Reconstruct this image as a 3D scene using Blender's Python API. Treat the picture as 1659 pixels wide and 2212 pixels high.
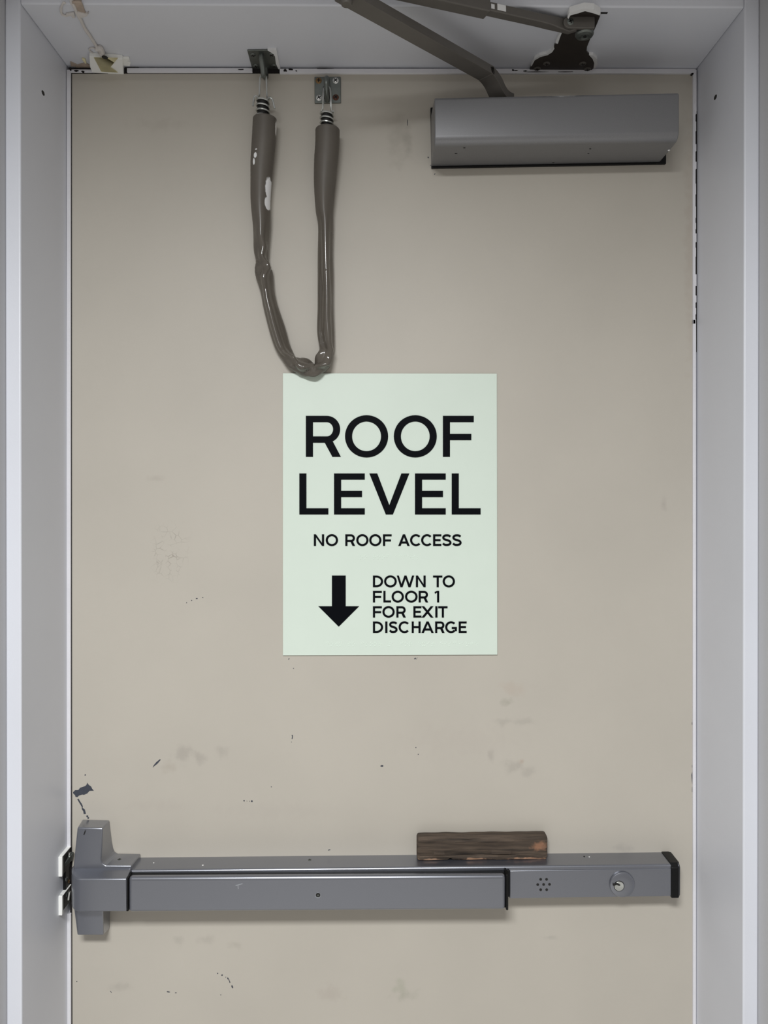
import bpy, bmesh, math, random
from mathutils import Vector, Matrix, Euler
random.seed(7)
for o in list(bpy.data.objects): bpy.data.objects.remove(o)
SC = bpy.context.scene
COL = SC.collection
# ------------------------------------------------------------------ camera
W, H = 1659.0, 2212.0
F = 1661.0; D = 1.1223; ZC = 1.53
YAW, PITCH = math.radians(0.47), math.radians(0.19)
CX, CY = 829.5, 1049.5
camd = bpy.data.cameras.new('camera'); cam = bpy.data.objects.new('camera', camd); COL.objects.link(cam)
cam.location = (0, -D, ZC); cam.rotation_euler = (math.pi/2 - PITCH, 0, -YAW)
camd.sensor_width = 36.0; camd.lens = F/H*36.0
camd.shift_y = (CY - H/2)/H
camd.clip_start = 0.02
SC.camera = cam
# ------------------------------------------------------------------ world, lights, exposure
wd = bpy.data.worlds.new('world'); SC.world = wd; wd.use_nodes = True
bg = wd.node_tree.nodes['Background']
bg.inputs[0].default_value = (1.0, 0.965, 0.92, 1); bg.inputs[1].default_value = 0.38
def area(name, loc, target, sx, sy, power, col):
    l = bpy.data.lights.new(name, 'AREA'); l.shape = 'RECTANGLE'; l.size = sx; l.size_y = sy
    l.energy = power; l.color = col
    o = bpy.data.objects.new(name, l); COL.objects.link(o); o.location = loc
    o.rotation_euler = (Vector(target) - Vector(loc)).to_track_quat('-Z', 'Y').to_euler()
    return o
area('ceiling_light', (-0.2, -1.6, 2.32), (-0.2, -1.599, 1.0), 0.55, 0.30, 54, (0.975, 0.99, 1.0)).data.spread = math.radians(167)
vs = SC.view_settings
vs.view_transform = 'Standard'; vs.look = 'None'; vs.gamma = 1.0; vs.use_curve_mapping = False
vs.exposure = 0.0
# ------------------------------------------------------------------ helpers
RC = Euler(cam.rotation_euler, 'XYZ').to_matrix(); C0 = Vector(cam.location)
def ray(u, v): return RC @ Vector(((u-CX)/F, -(v-CY)/F, -1.0))
def P(u, v, y=0.0):
    d = ray(u, v); return C0 + d*((y-C0.y)/d.y)
def PZ(u, v, z):
    d = ray(u, v); return C0 + d*((z-C0.z)/d.z)
def S(y=0.0): return (D+y)/F
def lin(c):
    return tuple(((x/255.0)/12.92 if x/255.0 <= 0.04045 else ((x/255.0+0.055)/1.055)**2.4) for x in c)
def mat(name, rgb, rough=0.5, metal=0.0, vary=0.0, vscale=8.0, bump=0.0, bscale=200.0, spec=0.5, coat=0.0, stretch=None):
    m = bpy.data.materials.new(name); m.use_nodes = True
    nt = m.node_tree; b = nt.nodes['Principled BSDF']
    c = lin(rgb)+(1,)
    b.inputs['Base Color'].default_value = c; b.inputs['Roughness'].default_value = rough
    b.inputs['Metallic'].default_value = metal; b.inputs['Specular IOR Level'].default_value = spec
    b.inputs['Coat Weight'].default_value = coat
    tc = nt.nodes.new('ShaderNodeTexCoord'); src = tc.outputs['Object']
    if stretch:
        mp = nt.nodes.new('ShaderNodeMapping'); mp.inputs['Scale'].default_value = stretch
        nt.links.new(src, mp.inputs['Vector']); src = mp.outputs['Vector']
    if vary:
        n = nt.nodes.new('ShaderNodeTexNoise'); n.inputs['Scale'].default_value = vscale; n.inputs['Detail'].default_value = 4
        nt.links.new(src, n.inputs['Vector'])
        r = nt.nodes.new('ShaderNodeValToRGB')
        r.color_ramp.elements[0].position = 0.3; r.color_ramp.elements[1].position = 0.7
        r.color_ramp.elements[0].color = tuple(x*(1-vary) for x in c[:3])+(1,)
        r.color_ramp.elements[1].color = tuple(min(1, x*(1+vary)) for x in c[:3])+(1,)
        nt.links.new(n.outputs['Fac'], r.inputs['Fac']); nt.links.new(r.outputs['Color'], b.inputs['Base Color'])
    if bump:
        n2 = nt.nodes.new('ShaderNodeTexNoise'); n2.inputs['Scale'].default_value = bscale; n2.inputs['Detail'].default_value = 3
        nt.links.new(src, n2.inputs['Vector'])
        bp = nt.nodes.new('ShaderNodeBump'); bp.inputs['Strength'].default_value = bump; bp.inputs['Distance'].default_value = 0.001
        nt.links.new(n2.outputs['Fac'], bp.inputs['Height']); nt.links.new(bp.outputs['Normal'], b.inputs['Normal'])
    return m
def blob(m, c, rx, rz, rgb, strength, ns=30.0, namt=0.5, ymax=None, hard=0.0):
    """wear mark of its own shape: an uneven elliptical stain round point c in x and z (object space)"""
    nt = m.node_tree; b = nt.nodes['Principled BSDF']; L = nt.links
    inp = b.inputs['Base Color']
    tc = nt.nodes.new('ShaderNodeTexCoord')
    s = nt.nodes.new('ShaderNodeVectorMath'); s.operation = 'SUBTRACT'; s.inputs[1].default_value = c
    L.new(tc.outputs['Object'], s.inputs[0])
    k = nt.nodes.new('ShaderNodeVectorMath'); k.operation = 'MULTIPLY'; k.inputs[1].default_value = (1/rx, (0 if ymax is None else 1/ymax), 1/rz)
    L.new(s.outputs[0], k.inputs[0])
    ln = nt.nodes.new('ShaderNodeVectorMath'); ln.operation = 'LENGTH'; L.new(k.outputs[0], ln.inputs[0])
    n = nt.nodes.new('ShaderNodeTexNoise'); n.inputs['Scale'].default_value = ns; n.inputs['Detail'].default_value = 3
    L.new(tc.outputs['Object'], n.inputs['Vector'])
    ma = nt.nodes.new('ShaderNodeMath'); ma.operation = 'MULTIPLY_ADD'; ma.inputs[1].default_value = namt*2; L.new(n.outputs['Fac'], ma.inputs[0])
    L.new(ln.outputs['Value'], ma.inputs[2])
    mr = nt.nodes.new('ShaderNodeMapRange'); mr.interpolation_type = 'SMOOTHSTEP'
    mr.inputs['From Min'].default_value = hard + namt; mr.inputs['From Max'].default_value = 1.0 + namt
    mr.inputs['To Min'].default_value = strength; mr.inputs['To Max'].default_value = 0.0
    L.new(ma.outputs[0], mr.inputs['Value'])
    mx = nt.nodes.new('ShaderNodeMix'); mx.data_type = 'RGBA'
    L.new(mr.outputs[0], mx.inputs['Factor'])
    if inp.is_linked: L.new(inp.links[0].from_socket, mx.inputs['A'])
    else: mx.inputs['A'].default_value = inp.default_value
    mx.inputs['B'].default_value = lin(rgb)+(1,)
    L.new(mx.outputs['Result'], inp)
    return mr
def props(o, label=None, cat=None, group=None, kind=None):
    if label: o['label'] = label
    if cat: o['category'] = cat
    if group: o['group'] = group
    if kind: o['kind'] = kind
    return o
def thing(name, loc, label, cat, group=None):
    o = bpy.data.objects.new(name, None); COL.objects.link(o); o.location = loc; o.empty_display_size = 0.02
    return props(o, label, cat, group)
def rootloc(p):
    v = Vector((0, 0, 0))
    while p is not None: v += Vector(p.location); p = p.parent
    return v
def link(name, bm, m, parent=None, smooth=True, bevel=0.0, seg=3, angle=35, label=None, kind=None, origin=None):
    off = rootloc(parent) if parent else Vector(origin or (0, 0, 0))
    for vt in bm.verts: vt.co -= off
    bmesh.ops.recalc_face_normals(bm, faces=bm.faces)
    me = bpy.data.meshes.new(name); bm.to_mesh(me); bm.free()
    for x in (m if isinstance(m, (list, tuple)) else [m]): me.materials.append(x)
    if smooth:
        me.polygons.foreach_set('use_smooth', [True]*len(me.polygons))
        me.set_sharp_from_angle(angle=math.radians(angle))
    o = bpy.data.objects.new(name, me); COL.objects.link(o)
    if parent: o.parent = parent
    else: o.location = off
    if bevel:
        b = o.modifiers.new('bevel', 'BEVEL'); b.width = bevel; b.segments = seg; b.limit_method = 'ANGLE'
        b.angle_limit = math.radians(30); b.harden_normals = False
    props(o, label=label, kind=kind)
    return o
def hexa(bm, p8, mi=0):
    vs_ = [bm.verts.new(p) for p in p8]
    for f in ((0,1,2,3),(7,6,5,4),(0,4,5,1),(1,5,6,2),(2,6,7,3),(3,7,4,0)):
        fc = bm.faces.new([vs_[i] for i in f]); fc.material_index = mi
def boxb(bm, x0, x1, y0, y1, z0, z1, mi=0):
    hexa(bm, [(x0,y0,z0),(x1,y0,z0),(x1,y1,z0),(x0,y1,z0),(x0,y0,z1),(x1,y0,z1),(x1,y1,z1),(x0,y1,z1)], mi)
def pxbox(bm, u0, u1, v0, v1, yf, yb, mi=0, dv=0.0):
    """box whose front face at y=yf spans the given picture extent; dv: v added at the u1 end (a real tilt)"""
    a, b, c, d = P(u0,v1,yf), P(u1,v1+dv,yf), P(u1,v0+dv,yf), P(u0,v0,yf)
    bk = lambda p: Vector((p.x, yb, p.z))
    hexa(bm, [a, b, c, d, bk(a), bk(b), bk(c), bk(d)], mi)
def loft(bm, rings, cap=True, closed=True, mi=0):
    R_ = [[bm.verts.new(p) for p in r] for r in rings]
    n = len(R_[0])
    for a, b in zip(R_[:-1], R_[1:]):
        for i in range(n if closed else n-1):
            j = (i+1) % n
            f = bm.faces.new((a[i], a[j], b[j], b[i])); f.material_index = mi
    if cap:
        f = bm.faces.new(R_[0]); f.material_index = mi
        f = bm.faces.new(R_[-1]); f.material_index = mi
def tube(bm, pts, r, n=10, mi=0, cap=True):
    pts = [Vector(p) for p in pts]; rings = []
    t0 = (pts[1]-pts[0]).normalized()
    up = Vector((0,0,1)) if abs(t0.z) < 0.9 else Vector((1,0,0))
    N = t0.cross(up).normalized()
    for i, p in enumerate(pts):
        t = (pts[min(i+1,len(pts)-1)] - pts[max(i-1,0)]).normalized()
        N = (N - t*N.dot(t)).normalized(); B = t.cross(N)
        rr = r[i] if isinstance(r, (list, tuple)) else r
        rings.append([p + (N*math.cos(a) + B*math.sin(a))*rr for a in [2*math.pi*k/n for k in range(n)]])
    loft(bm, rings, cap, True, mi)
def prism(bm, pix, yf, yb, mi=0):
    """outline in picture pixels on plane y=yf, pulled straight back to yb"""
    fr = [P(u, v, yf) for u, v in pix]
    a = [bm.verts.new(p) for p in fr]; b = [bm.verts.new((p.x, yb, p.z)) for p in fr]
    f = bm.faces.new(a); f.material_index = mi
    f = bm.faces.new(b[::-1]); f.material_index = mi
    n = len(a)
    for i in range(n):
        f = bm.faces.new((a[i], b[i], b[(i+1)%n], a[(i+1)%n])); f.material_index = mi
def catmull(pts, per=8):
    out = []
    n = len(pts)
    for i in range(n-1):
        p0, p1, p2, p3 = pts[max(i-1,0)], pts[i], pts[i+1], pts[min(i+2,n-1)]
        for k in range(per):
            t = k/per
            out.append(tuple(0.5*((2*b) + (-a+c)*t + (2*a-5*b+4*c-d)*t*t + (-a+3*b-3*c+d)*t**3) for a,b,c,d in zip(p0,p1,p2,p3)))
    out.append(tuple(pts[-1])); return out
def frame_of(n):
    n = Vector(n).normalized(); u = n.cross(Vector((0,0,1)) if abs(n.z) < 0.9 else Vector((0,1,0))).normalized()
    return u, n.cross(u), n
def lathe(bm, c, n, prof, seg=20, mi=0):
    """profile of (radius, height) turned about axis n at c"""
    u, v, n = frame_of(n); c = Vector(c)
    loft(bm, [[c + n*h + (u*math.cos(a)+v*math.sin(a))*max(r,1e-5) for a in [2*math.pi*k/seg for k in range(seg)]] for r, h in prof], True, True, mi)
def screw(c, n, r, m, parent, rot=0.4, name='screw', label=None, slot=True):
    bm = bmesh.new(); lathe(bm, c, n, [(r*1.0,-r*.25),(r,0),(r*.8,r*.2),(r*.4,r*.28),(0.0001,r*.3)], 16)
    if slot:
        u, v, nn = frame_of(n); c = Vector(c)
        a = u*math.cos(rot)+v*math.sin(rot); b = v*math.cos(rot)-u*math.sin(rot)
        for p, q in ((a,b),(b,a)):
            L_, w_ = r*.62, r*.15; z0, z1 = nn*(r*.1), nn*(r*.34)
            hexa(bm, [c+p*L_+q*w_+z0, c-p*L_+q*w_+z0, c-p*L_-q*w_+z0, c+p*L_-q*w_+z0, c+p*L_+q*w_+z1, c-p*L_+q*w_+z1, c-p*L_-q*w_+z1, c+p*L_-q*w_+z1], 1)
    return link(name, bm, [m, M_slot], parent, label=label)
# ------------------------------------------------------------------ materials
M_door  = mat('beige_door_paint', (183,177,166), 0.52, vary=0.035, vscale=5.0, bump=0.06, bscale=900.0)
M_frame = mat('white_frame_paint', (212,214,221), 0.38, vary=0.02, vscale=6.0, bump=0.08, bscale=500.0)
M_wall  = mat('white_wall_paint', (188,188,190), 0.6, vary=0.02, vscale=4.0, bump=0.1, bscale=300.0)
M_floor = mat('grey_concrete', (196,194,190), 0.7, vary=0.1, vscale=6.0)
M_seal  = mat('painted_gasket', (220,219,223), 0.4, vary=0.03, vscale=30.0, bump=0.3, bscale=300.0)
M_gap   = mat('dark_gap', (22,17,17), 0.9)
M_chip  = mat('bare_dark_primer', (58,62,72), 0.6, vary=0.08, vscale=300.0)
M_slot  = mat('hole_shade_and_mark_black', (18,16,14), 0.6)  # painted shade of slots and holes, also the black of real scuffs
M_sign  = mat('pale_green_plastic', (212,224,212), 0.42, vary=0.01, vscale=20.0, bump=0.03, bscale=900.0)
M_dots  = mat('glossy_highlight_tinted_dots', (222,234,222), 0.2)  # braille paler than the plate: its highlights are put into the colour
M_ink   = mat('black_lettering', (7,9,14), 0.5, spec=0.06)
M_bar   = mat('silver_bar_paint', (104,107,117), 0.30, metal=0.7, vary=0.05, vscale=1500.0, bump=0.05, bscale=1500.0)
M_bar.node_tree.nodes['Principled BSDF'].inputs['Coat Weight'].default_value = 1.0; M_bar.node_tree.nodes['Principled BSDF'].inputs['Coat IOR'].default_value = 2.0; M_bar.node_tree.nodes['Principled BSDF'].inputs['Coat Roughness'].default_value = 0.32
M_edge  = mat('bright_rail_edge', (170,173,180), 0.28, metal=0.8)
M_black = mat('black_plastic', (9,9,10), 0.45, spec=0.25)
M_clos  = mat('silver_closer_paint', (130,130,132), 0.38, metal=0.5, vary=0.06, vscale=1200.0, bump=0.06, bscale=1200.0)
M_arm   = mat('dark_grey_arm_paint', (98,94,89), 0.45, metal=0.2, vary=0.04, vscale=60.0)
M_brn   = mat('dark_bronze_bracket', (48,42,38), 0.5, metal=0.2, vary=0.12, vscale=60.0)
M_steel = mat('zinc_steel', (200,202,198), 0.3, metal=0.9, vary=0.1, vscale=90.0)
M_plate = mat('tarnished_zinc_plate', (112,116,112), 0.38, metal=0.75, vary=0.14, vscale=70.0)
M_silver= mat('bright_screw_steel', (225,225,222), 0.3, metal=0.6)
M_brass = mat('rusty_brass_screw', (140,110,72), 0.45, metal=0.6, vary=0.3, vscale=400.0)
M_rust  = mat('rusted_screw', (88,52,36), 0.7, vary=0.3, vscale=400.0)
M_vinyl = mat('grey_vinyl_sleeve', (91,85,77), 0.17, vary=0.07, vscale=35.0, spec=0.6)
M_white = mat('white_paint_blob', (226,226,226), 0.6, bump=0.5, bscale=250.0)
M_tape  = mat('yellowed_tape', (226,218,178), 0.5, vary=0.08, vscale=60.0)
M_cable = mat('painted_over_cable', (205,200,196), 0.5, vary=0.06, vscale=90.0)
M_strip = mat('painted_brown_adhesive_strip', (168,152,138), 0.55, vary=0.15, vscale=80.0)
M_wood  = mat('weathered_wood', (70,59,49), 0.85, vary=0.6, vscale=14.0, bump=0.6, bscale=30.0, stretch=(1.2,16,16))
M_lugw  = mat('white_painted_metal', (240,240,236), 0.4)
# ------------------------------------------------------------------ setting
xL, xR = P(146,1100).x, P(1504,1100).x                # inner faces of the frame
zS = P(816,147).z                                     # soffit
YF = -0.146                                           # front of the frame
FW = 0.0195                                           # face width
def setting(name, boxes, m, bevel=0.0, seg=4):
    bm = bmesh.new()
    for b in boxes: boxb(bm, *b)
    return link(name, bm, m, bevel=bevel, seg=seg, kind='structure')
setting('floor', [(-1.6,1.6,-2.6,0.1,-0.02,0.0)], M_floor)
setting('ceiling', [(-1.6,1.6,-2.6,0.1,2.40,2.42)], M_wall)
YW = YF - 0.045
setting('wall_back', [(-1.6,xL-FW,YW,0.05,0,2.40),(xR+FW,1.6,YW,0.05,0,2.40),(xL-FW,xR+FW,YW,0.05,zS+FW,2.40)], M_wall, 0.004)
trim_left = setting('trim_1', [(xL-FW,xL,YF,0.05,0,zS+FW)], M_frame, 0.0022)
trim_head = setting('trim_2', [(xL,xR,YF,0.05,zS,zS+FW)], M_frame, 0.0022)
trim_right = setting('trim_3', [(xR,xR+FW,YF,0.05,0,zS+FW)], M_frame, 0.0022)
# door
zT = P(816,157).z
xdL, xdR = P(154,1100).x, P(1499,1100).x
bm = bmesh.new(); boxb(bm, xdL, xdR, 0.0, 0.045, 0.008, zT)
door = link('door_1', bm, M_door, bevel=0.0012, kind='structure')
bm = bmesh.new(); boxb(bm, xL-0.0, xR+0.0, 0.012, 0.046, 0.0, zS); 
# soft smudges and stains rubbed into the door paint
for (u,v,rx,rz,rgb,s) in [(862,300,26,55,(120,112,98),.30),(880,300,10,30,(110,100,90),.25),(350,270,60,14,(150,140,128),.3),
        (1110,1488,34,16,(176,160,146),.5),(1097,1516,12,10,(130,128,112),.55),(1085,1560,16,10,(140,134,126),.4),(1130,1558,24,8,(142,136,128),.4),
        (1105,1655,26,14,(140,133,126),.45),(1140,1668,20,14,(140,133,126),.4),(1060,1635,8,16,(140,133,126),.5),(1127,1644,6,6,(160,130,110),.5),
        (398,1630,24,20,(136,128,122),.5),(432,1638,14,14,(136,128,122),.45),(478,1625,16,14,(138,130,124),.4),(365,1658,16,12,(150,136,122),.4),
        (865,2135,16,18,(140,146,122),.5),(878,2150,30,12,(140,138,124),.35),(715,2145,28,20,(160,148,138),.4),(262,2132,26,10,(146,140,132),.45),
        (385,2030,10,12,(140,134,126),.4),(450,2030,22,10,(142,134,126),.35),(510,2040,16,10,(142,134,122),.35),(335,1033,18,8,(150,140,130),.4),
        (1435,1090,8,16,(140,130,124),.45),(1290,350,14,6,(130,120,106),.4),(1490,520,12,260,(150,128,114),.30),(1190,2025,14,5,(140,136,130),.4),
        (1345,1832,22,10,(150,144,138),.5),(1000,1600,130,40,(172,162,154),.25),(340,1740,70,14,(168,158,150),.3),(600,1750,160,20,(170,162,154),.25)]:
    c = P(u,v); blob(M_door, c, rx*S()*1.35, rz*S()*1.35, rgb, s*0.6, ns=75.0, namt=1.0)
# crazed paint patch: fine voronoi cracks inside an ellipse
nt = M_door.node_tree; L = nt.links; pb = nt.nodes['Principled BSDF']
mr = blob(M_door, P(366,1195), 52*S(), 88*S(), (118,108,98), 0.6, ns=40.0, namt=0.3, hard=0.3)
vor = nt.nodes.new('ShaderNodeTexVoronoi'); vor.feature = 'DISTANCE_TO_EDGE'; vor.inputs['Scale'].default_value = 105.0; vor.inputs['Randomness'].default_value = 1.0
tcd = nt.nodes.new('ShaderNodeTexCoord'); L.new(tcd.outputs['Object'], vor.inputs['Vector'])
lt = nt.nodes.new('ShaderNodeMapRange'); lt.inputs['From Min'].default_value = 0.0; lt.inputs['From Max'].default_value = 0.055; lt.inputs['To Min'].default_value = 1.0; lt.inputs['To Max'].default_value = 0.0
L.new(vor.outputs['Distance'], lt.inputs['Value'])
nz = nt.nodes.new('ShaderNodeTexNoise'); nz.inputs['Scale'].default_value = 70.0; L.new(tcd.outputs['Object'], nz.inputs['Vector'])
gate = nt.nodes.new('ShaderNodeMapRange'); gate.inputs['From Min'].default_value = 0.42; gate.inputs['From Max'].default_value = 0.62; L.new(nz.outputs['Fac'], gate.inputs['Value'])
m1 = nt.nodes.new('ShaderNodeMath'); m1.operation = 'MULTIPLY'; L.new(mr.outputs[0], m1.inputs[0]); L.new(lt.outputs[0], m1.inputs[1])
m2 = nt.nodes.new('ShaderNodeMath'); m2.operation = 'MULTIPLY'; L.new(m1.outputs[0], m2.inputs[0]); L.new(gate.outputs[0], m2.inputs[1])
mixn = pb.inputs['Base Color'].links[0].from_node; L.new(m2.outputs[0], mixn.inputs['Factor'])
bm.free()
# paint chips and scratches on the door, each a thin flake-deep piece of its own
zc1 = lambda x, y: (80+x/4.1475, 1650+y/4.1475)
zc4 = lambda x, y: (150+x/3.687, 1980+y/3.687)
zc5 = lambda x, y: (150+x/2.765, 1400+y/2.765)
zc6 = lambda x, y: (750+x/2.765, 1400+y/2.765)
def chip(pix, parent=None, y=-0.0003, m=None):
    bm = bmesh.new(); prism(bm, pix, y, 0.0005); return link('paint_chip', bm, m or M_chip, parent or door, smooth=False)
chip([zc1(*p) for p in [(322,255),(340,237),(370,235),(385,215),(430,200),(442,190),(450,170),(462,188),(485,205),(492,222),(508,241),(470,242),(450,265),(420,278),(405,275),(375,285),(362,298),(345,296),(340,280),(326,268)]])
chip([zc1(*p) for p in [(360,318),(372,313),(384,335),(400,358),(410,380),(408,395),(428,410),(438,448),(418,450),(414,425),(402,408),(400,385),(382,355)]])
def dot(u, v, a, b=None, ang=0.0):
    b = b or a; pts = []
    for k in range(7):
        t = 2*math.pi*k/7; r = random.uniform(.75, 1.2); x, y = a*r*math.cos(t), b*r*math.sin(t)
        pts.append((u+x*math.cos(ang)-y*math.sin(ang), v+x*math.sin(ang)+y*math.cos(ang)))
    chip(pts)
dot(*zc1(450,470), 2.6); dot(*zc1(458,486), 2.2); dot(*zc1(432,100), 1.5); dot(*zc1(488,232), 1.8)
chip([zc5(*p) for p in [(497,714),(503,700),(518,682),(540,664),(545,667),(526,690),(508,704)]])
chip([zc5(*p) for p in [(1327,520),(1334,519),(1335,530),(1332,544),(1327,542),(1330,530)]]); dot(*zc5(1326,561), .8)
dot(*zc5(1043,912), 1.7); dot(*zc5(1089,915), 2.0); dot(*zc5(1060,914), .7); dot(*zc5(1076,915), .8); dot(*zc5(1206,829), .9)
dot(*zc5(1311,64), 2.2, .8, -1.2); dot(*zc5(1338,121), 1.0)
dot(*zc6(208,704), 3.6, 2.0, .1); dot(*zc6(410,594), 1.0); dot(*zc6(424,635), 1.2); dot(*zc6(405,62), 2.6, .9, -.7); dot(*zc6(410,64), 1.6, .7, .5); dot(*zc6(418,59), .8)
dot(*zc4(58,517), 1.4); dot(*zc4(788,600), 4.0, 1.1, .2); dot(*zc4(848,607), 2.2, .8); dot(*zc4(330,600), 2.6, .6, .9); dot(*zc4(1205,625), 1.0)
dot(*zc4(1180,453), 1.3); dot(*zc4(1216,467), 1.8, 1.3); dot(*zc4(1245,483), .9); dot(*zc4(1262,494), 2.4, 1.2, 1.0); dot(*zc4(1270,506), 1.8, 1.1, 1.1); dot(*zc4(1276,520), 2.6, .9, 1.3); dot(*zc4(1296,558), 3.6, 1.7, 1.2)
dot(711, 1836, 2.6, 1.1, -.3); dot(425, 1293, 2.4, .9, -.2); dot(438, 1291, 1.2); dot(414, 1297, 1.0); dot(403, 1302, 1.0)
dot(925, 340, 1.6); dot(939, 376, 2.2, .8, -.8); dot(931, 357, 1.6, .6, -.5); dot(880, 265, .8, 8)
# gaskets: painted smoke seal standing round the stop, broken at the strike and at the plates on the head
def gasket(name, boxes):
    bm = bmesh.new()
    for u0,u1,v0,v1 in boxes: pxbox(bm, u0,u1,v0,v1,-0.0035,0.010)
    return link(name, bm, M_seal, bevel=0.0006, seg=2, kind='structure')
zt_, zb_ = 143, 3200
gasket('trim_4', [(143.5,152.2,150,1832),(143.5,152.6,1974,zb_)])
gasket('trim_5', [(150,203,149.5,155.5),(274,545,146.5,156),(604,1503,148,158.5)])
g3 = gasket('trim_6', [(1497.2,1503.0,157,700)]+[(1497.2,1504.0,690,zb_)])
# lumps of old paint still bridging the open joint on the right, and the dark joint behind
lumps = [(150,246,1501,1505)]; vq = 262
while vq < 690:
    ln_ = random.uniform(5,26); lumps.append((vq, vq+ln_, random.uniform(1501,1502.8), random.uniform(1503.6,1505))); vq += ln_ + random.uniform(6,42)
for v0,v1,u0,u1 in lumps:
    bm = bmesh.new(); pxbox(bm, u0, u1, v0, v1, -0.0042, 0.004); link('paint_lump', bm, M_seal, g3, bevel=0.0005)
bm = bmesh.new(); pxbox(bm, 1500, 1506.5, 240, 760, -0.0012, 0.004); pxbox(bm, 1495.6, 1498.5, 1400, 2300, -0.0006, 0.01); pxbox(bm, 151.5,155.2,150,3200,-0.0006,0.01); pxbox(bm,150,1500,155,158.6,-0.0006,0.01)
pxbox(bm, 196,300,146,156,-0.001,0.01); pxbox(bm, 540,612,148,157,-0.001,0.01); pxbox(bm,150,200,147,153,-0.001,0.01)
link('trim_7', bm, M_gap, smooth=False, kind='structure')
for (v,ln,w,u) in [(1527,2,1.6,1496.6),(1563,4,2,1496.6),(1595,2,1.2,1496.6),(1655,5,1.6,1496.4),(1682,16,2.4,1496.2),(1705,10,1.8,1496.5),(1722,3,1.6,1496.6),(1300,1,1,1497)]:
    dot(u, v, w, ln)
# nail holes in the two jambs
def reveal_hole(parent, xw, u, v):
    y = -D + (xw)/((u-816)/F)
    p = Vector((xw, y, P(u,v,y).z)); s = 1 if xw < 0 else -1
    bm = bmesh.new(); lathe(bm, p - Vector((s*.001,0,0)), (s,0,0), [(0.0032,0),(0.0032,0.0012),(0.0001,0.0013)], 8)
    for q in bm.verts: q.co.y = p.y + (q.co.y-p.y)*1.5
    link('nail_hole', bm, M_slot, parent)
reveal_hole(trim_left, xL, 97, 201); reveal_hole(trim_right, xR, 1547, 210)
bm = bmesh.new(); q = PZ(1303,26,zS); boxb(bm, q.x-.004, q.x+.006, q.y, q.y+.003, zS-.0006, zS+.001); link('paint_chip', bm, M_slot, trim_head)
# bits of bare dark metal along the head where paint has flaked
for (u,v,a,b) in [(628,150,7,2.2),(616,152,4,3),(640,153,2,1),(1115,152,5,1.5),(1108,151,3,2),(1135,153,5,1),(1160,155,30,.8),(1220,155,24,.8),(1496,159,2.5,2),(152,149,3,4),(165,153,5,2),(178,154,4,1.6),(520,150,6,1),(700,148,20,.7)]:
    pts = []
    for k in range(8):
        t = 2*math.pi*k/8; r = random.uniform(.6,1.25); pts.append((u+a*r*math.cos(t), v+b*r*math.sin(t)))
    chip(pts, trim_head, -0.0040, M_gap)
# ------------------------------------------------------------------ sign
YS = -0.0026
cs = P(842,1416,0)
sign = thing('door_sign', cs, 'pale green roof level sign with raised black lettering on the door', 'sign')
bm = bmesh.new(); prism(bm, [(611,806),(1073.5,807),(1074.5,1414.5),(611,1416)], YS, 0.0)
link('sign_plate', bm, M_sign, sign, bevel=0.0004, seg=2)
def arc(u0,v0,u1,v1,sv,sh,a0,a1,n=28):
    cx,cy,a,b = (u0+u1)/2,(v0+v1)/2,(u1-u0)/2,(v1-v0)/2; out=[]
    for k in range(n):
        t0,t1 = [math.radians(a0+(a1-a0)*q/n) for q in (k,k+1)]
        o0=(cx+a*math.cos(t0),cy-b*math.sin(t0)); o1=(cx+a*math.cos(t1),cy-b*math.sin(t1))
        i0=(cx+(a-sv)*math.cos(t0),cy-(b-sh)*math.sin(t0)); i1=(cx+(a-sv)*math.cos(t1),cy-(b-sh)*math.sin(t1))
        out.append([o0,o1,i1,i0])
    return out
def rc(u0,v0,u1,v1): return [(u0,v0),(u1,v0),(u1,v1),(u0,v1)]
def ribbon(pts, w):
    p = catmull(pts, 6); out=[]; L_=[];R_=[]
    for i,(x,y) in enumerate(p):
        a=p[max(i-1,0)]; b=p[min(i+1,len(p)-1)]; dx,dy=b[0]-a[0],b[1]-a[1]; l=math.hypot(dx,dy) or 1
        L_.append((x-dy/l*w/2,y+dx/l*w/2)); R_.append((x+dy/l*w/2,y-dx/l*w/2))
    return [[L_[i],L_[i+1],R_[i+1],R_[i]] for i in range(len(p)-1)]
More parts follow.
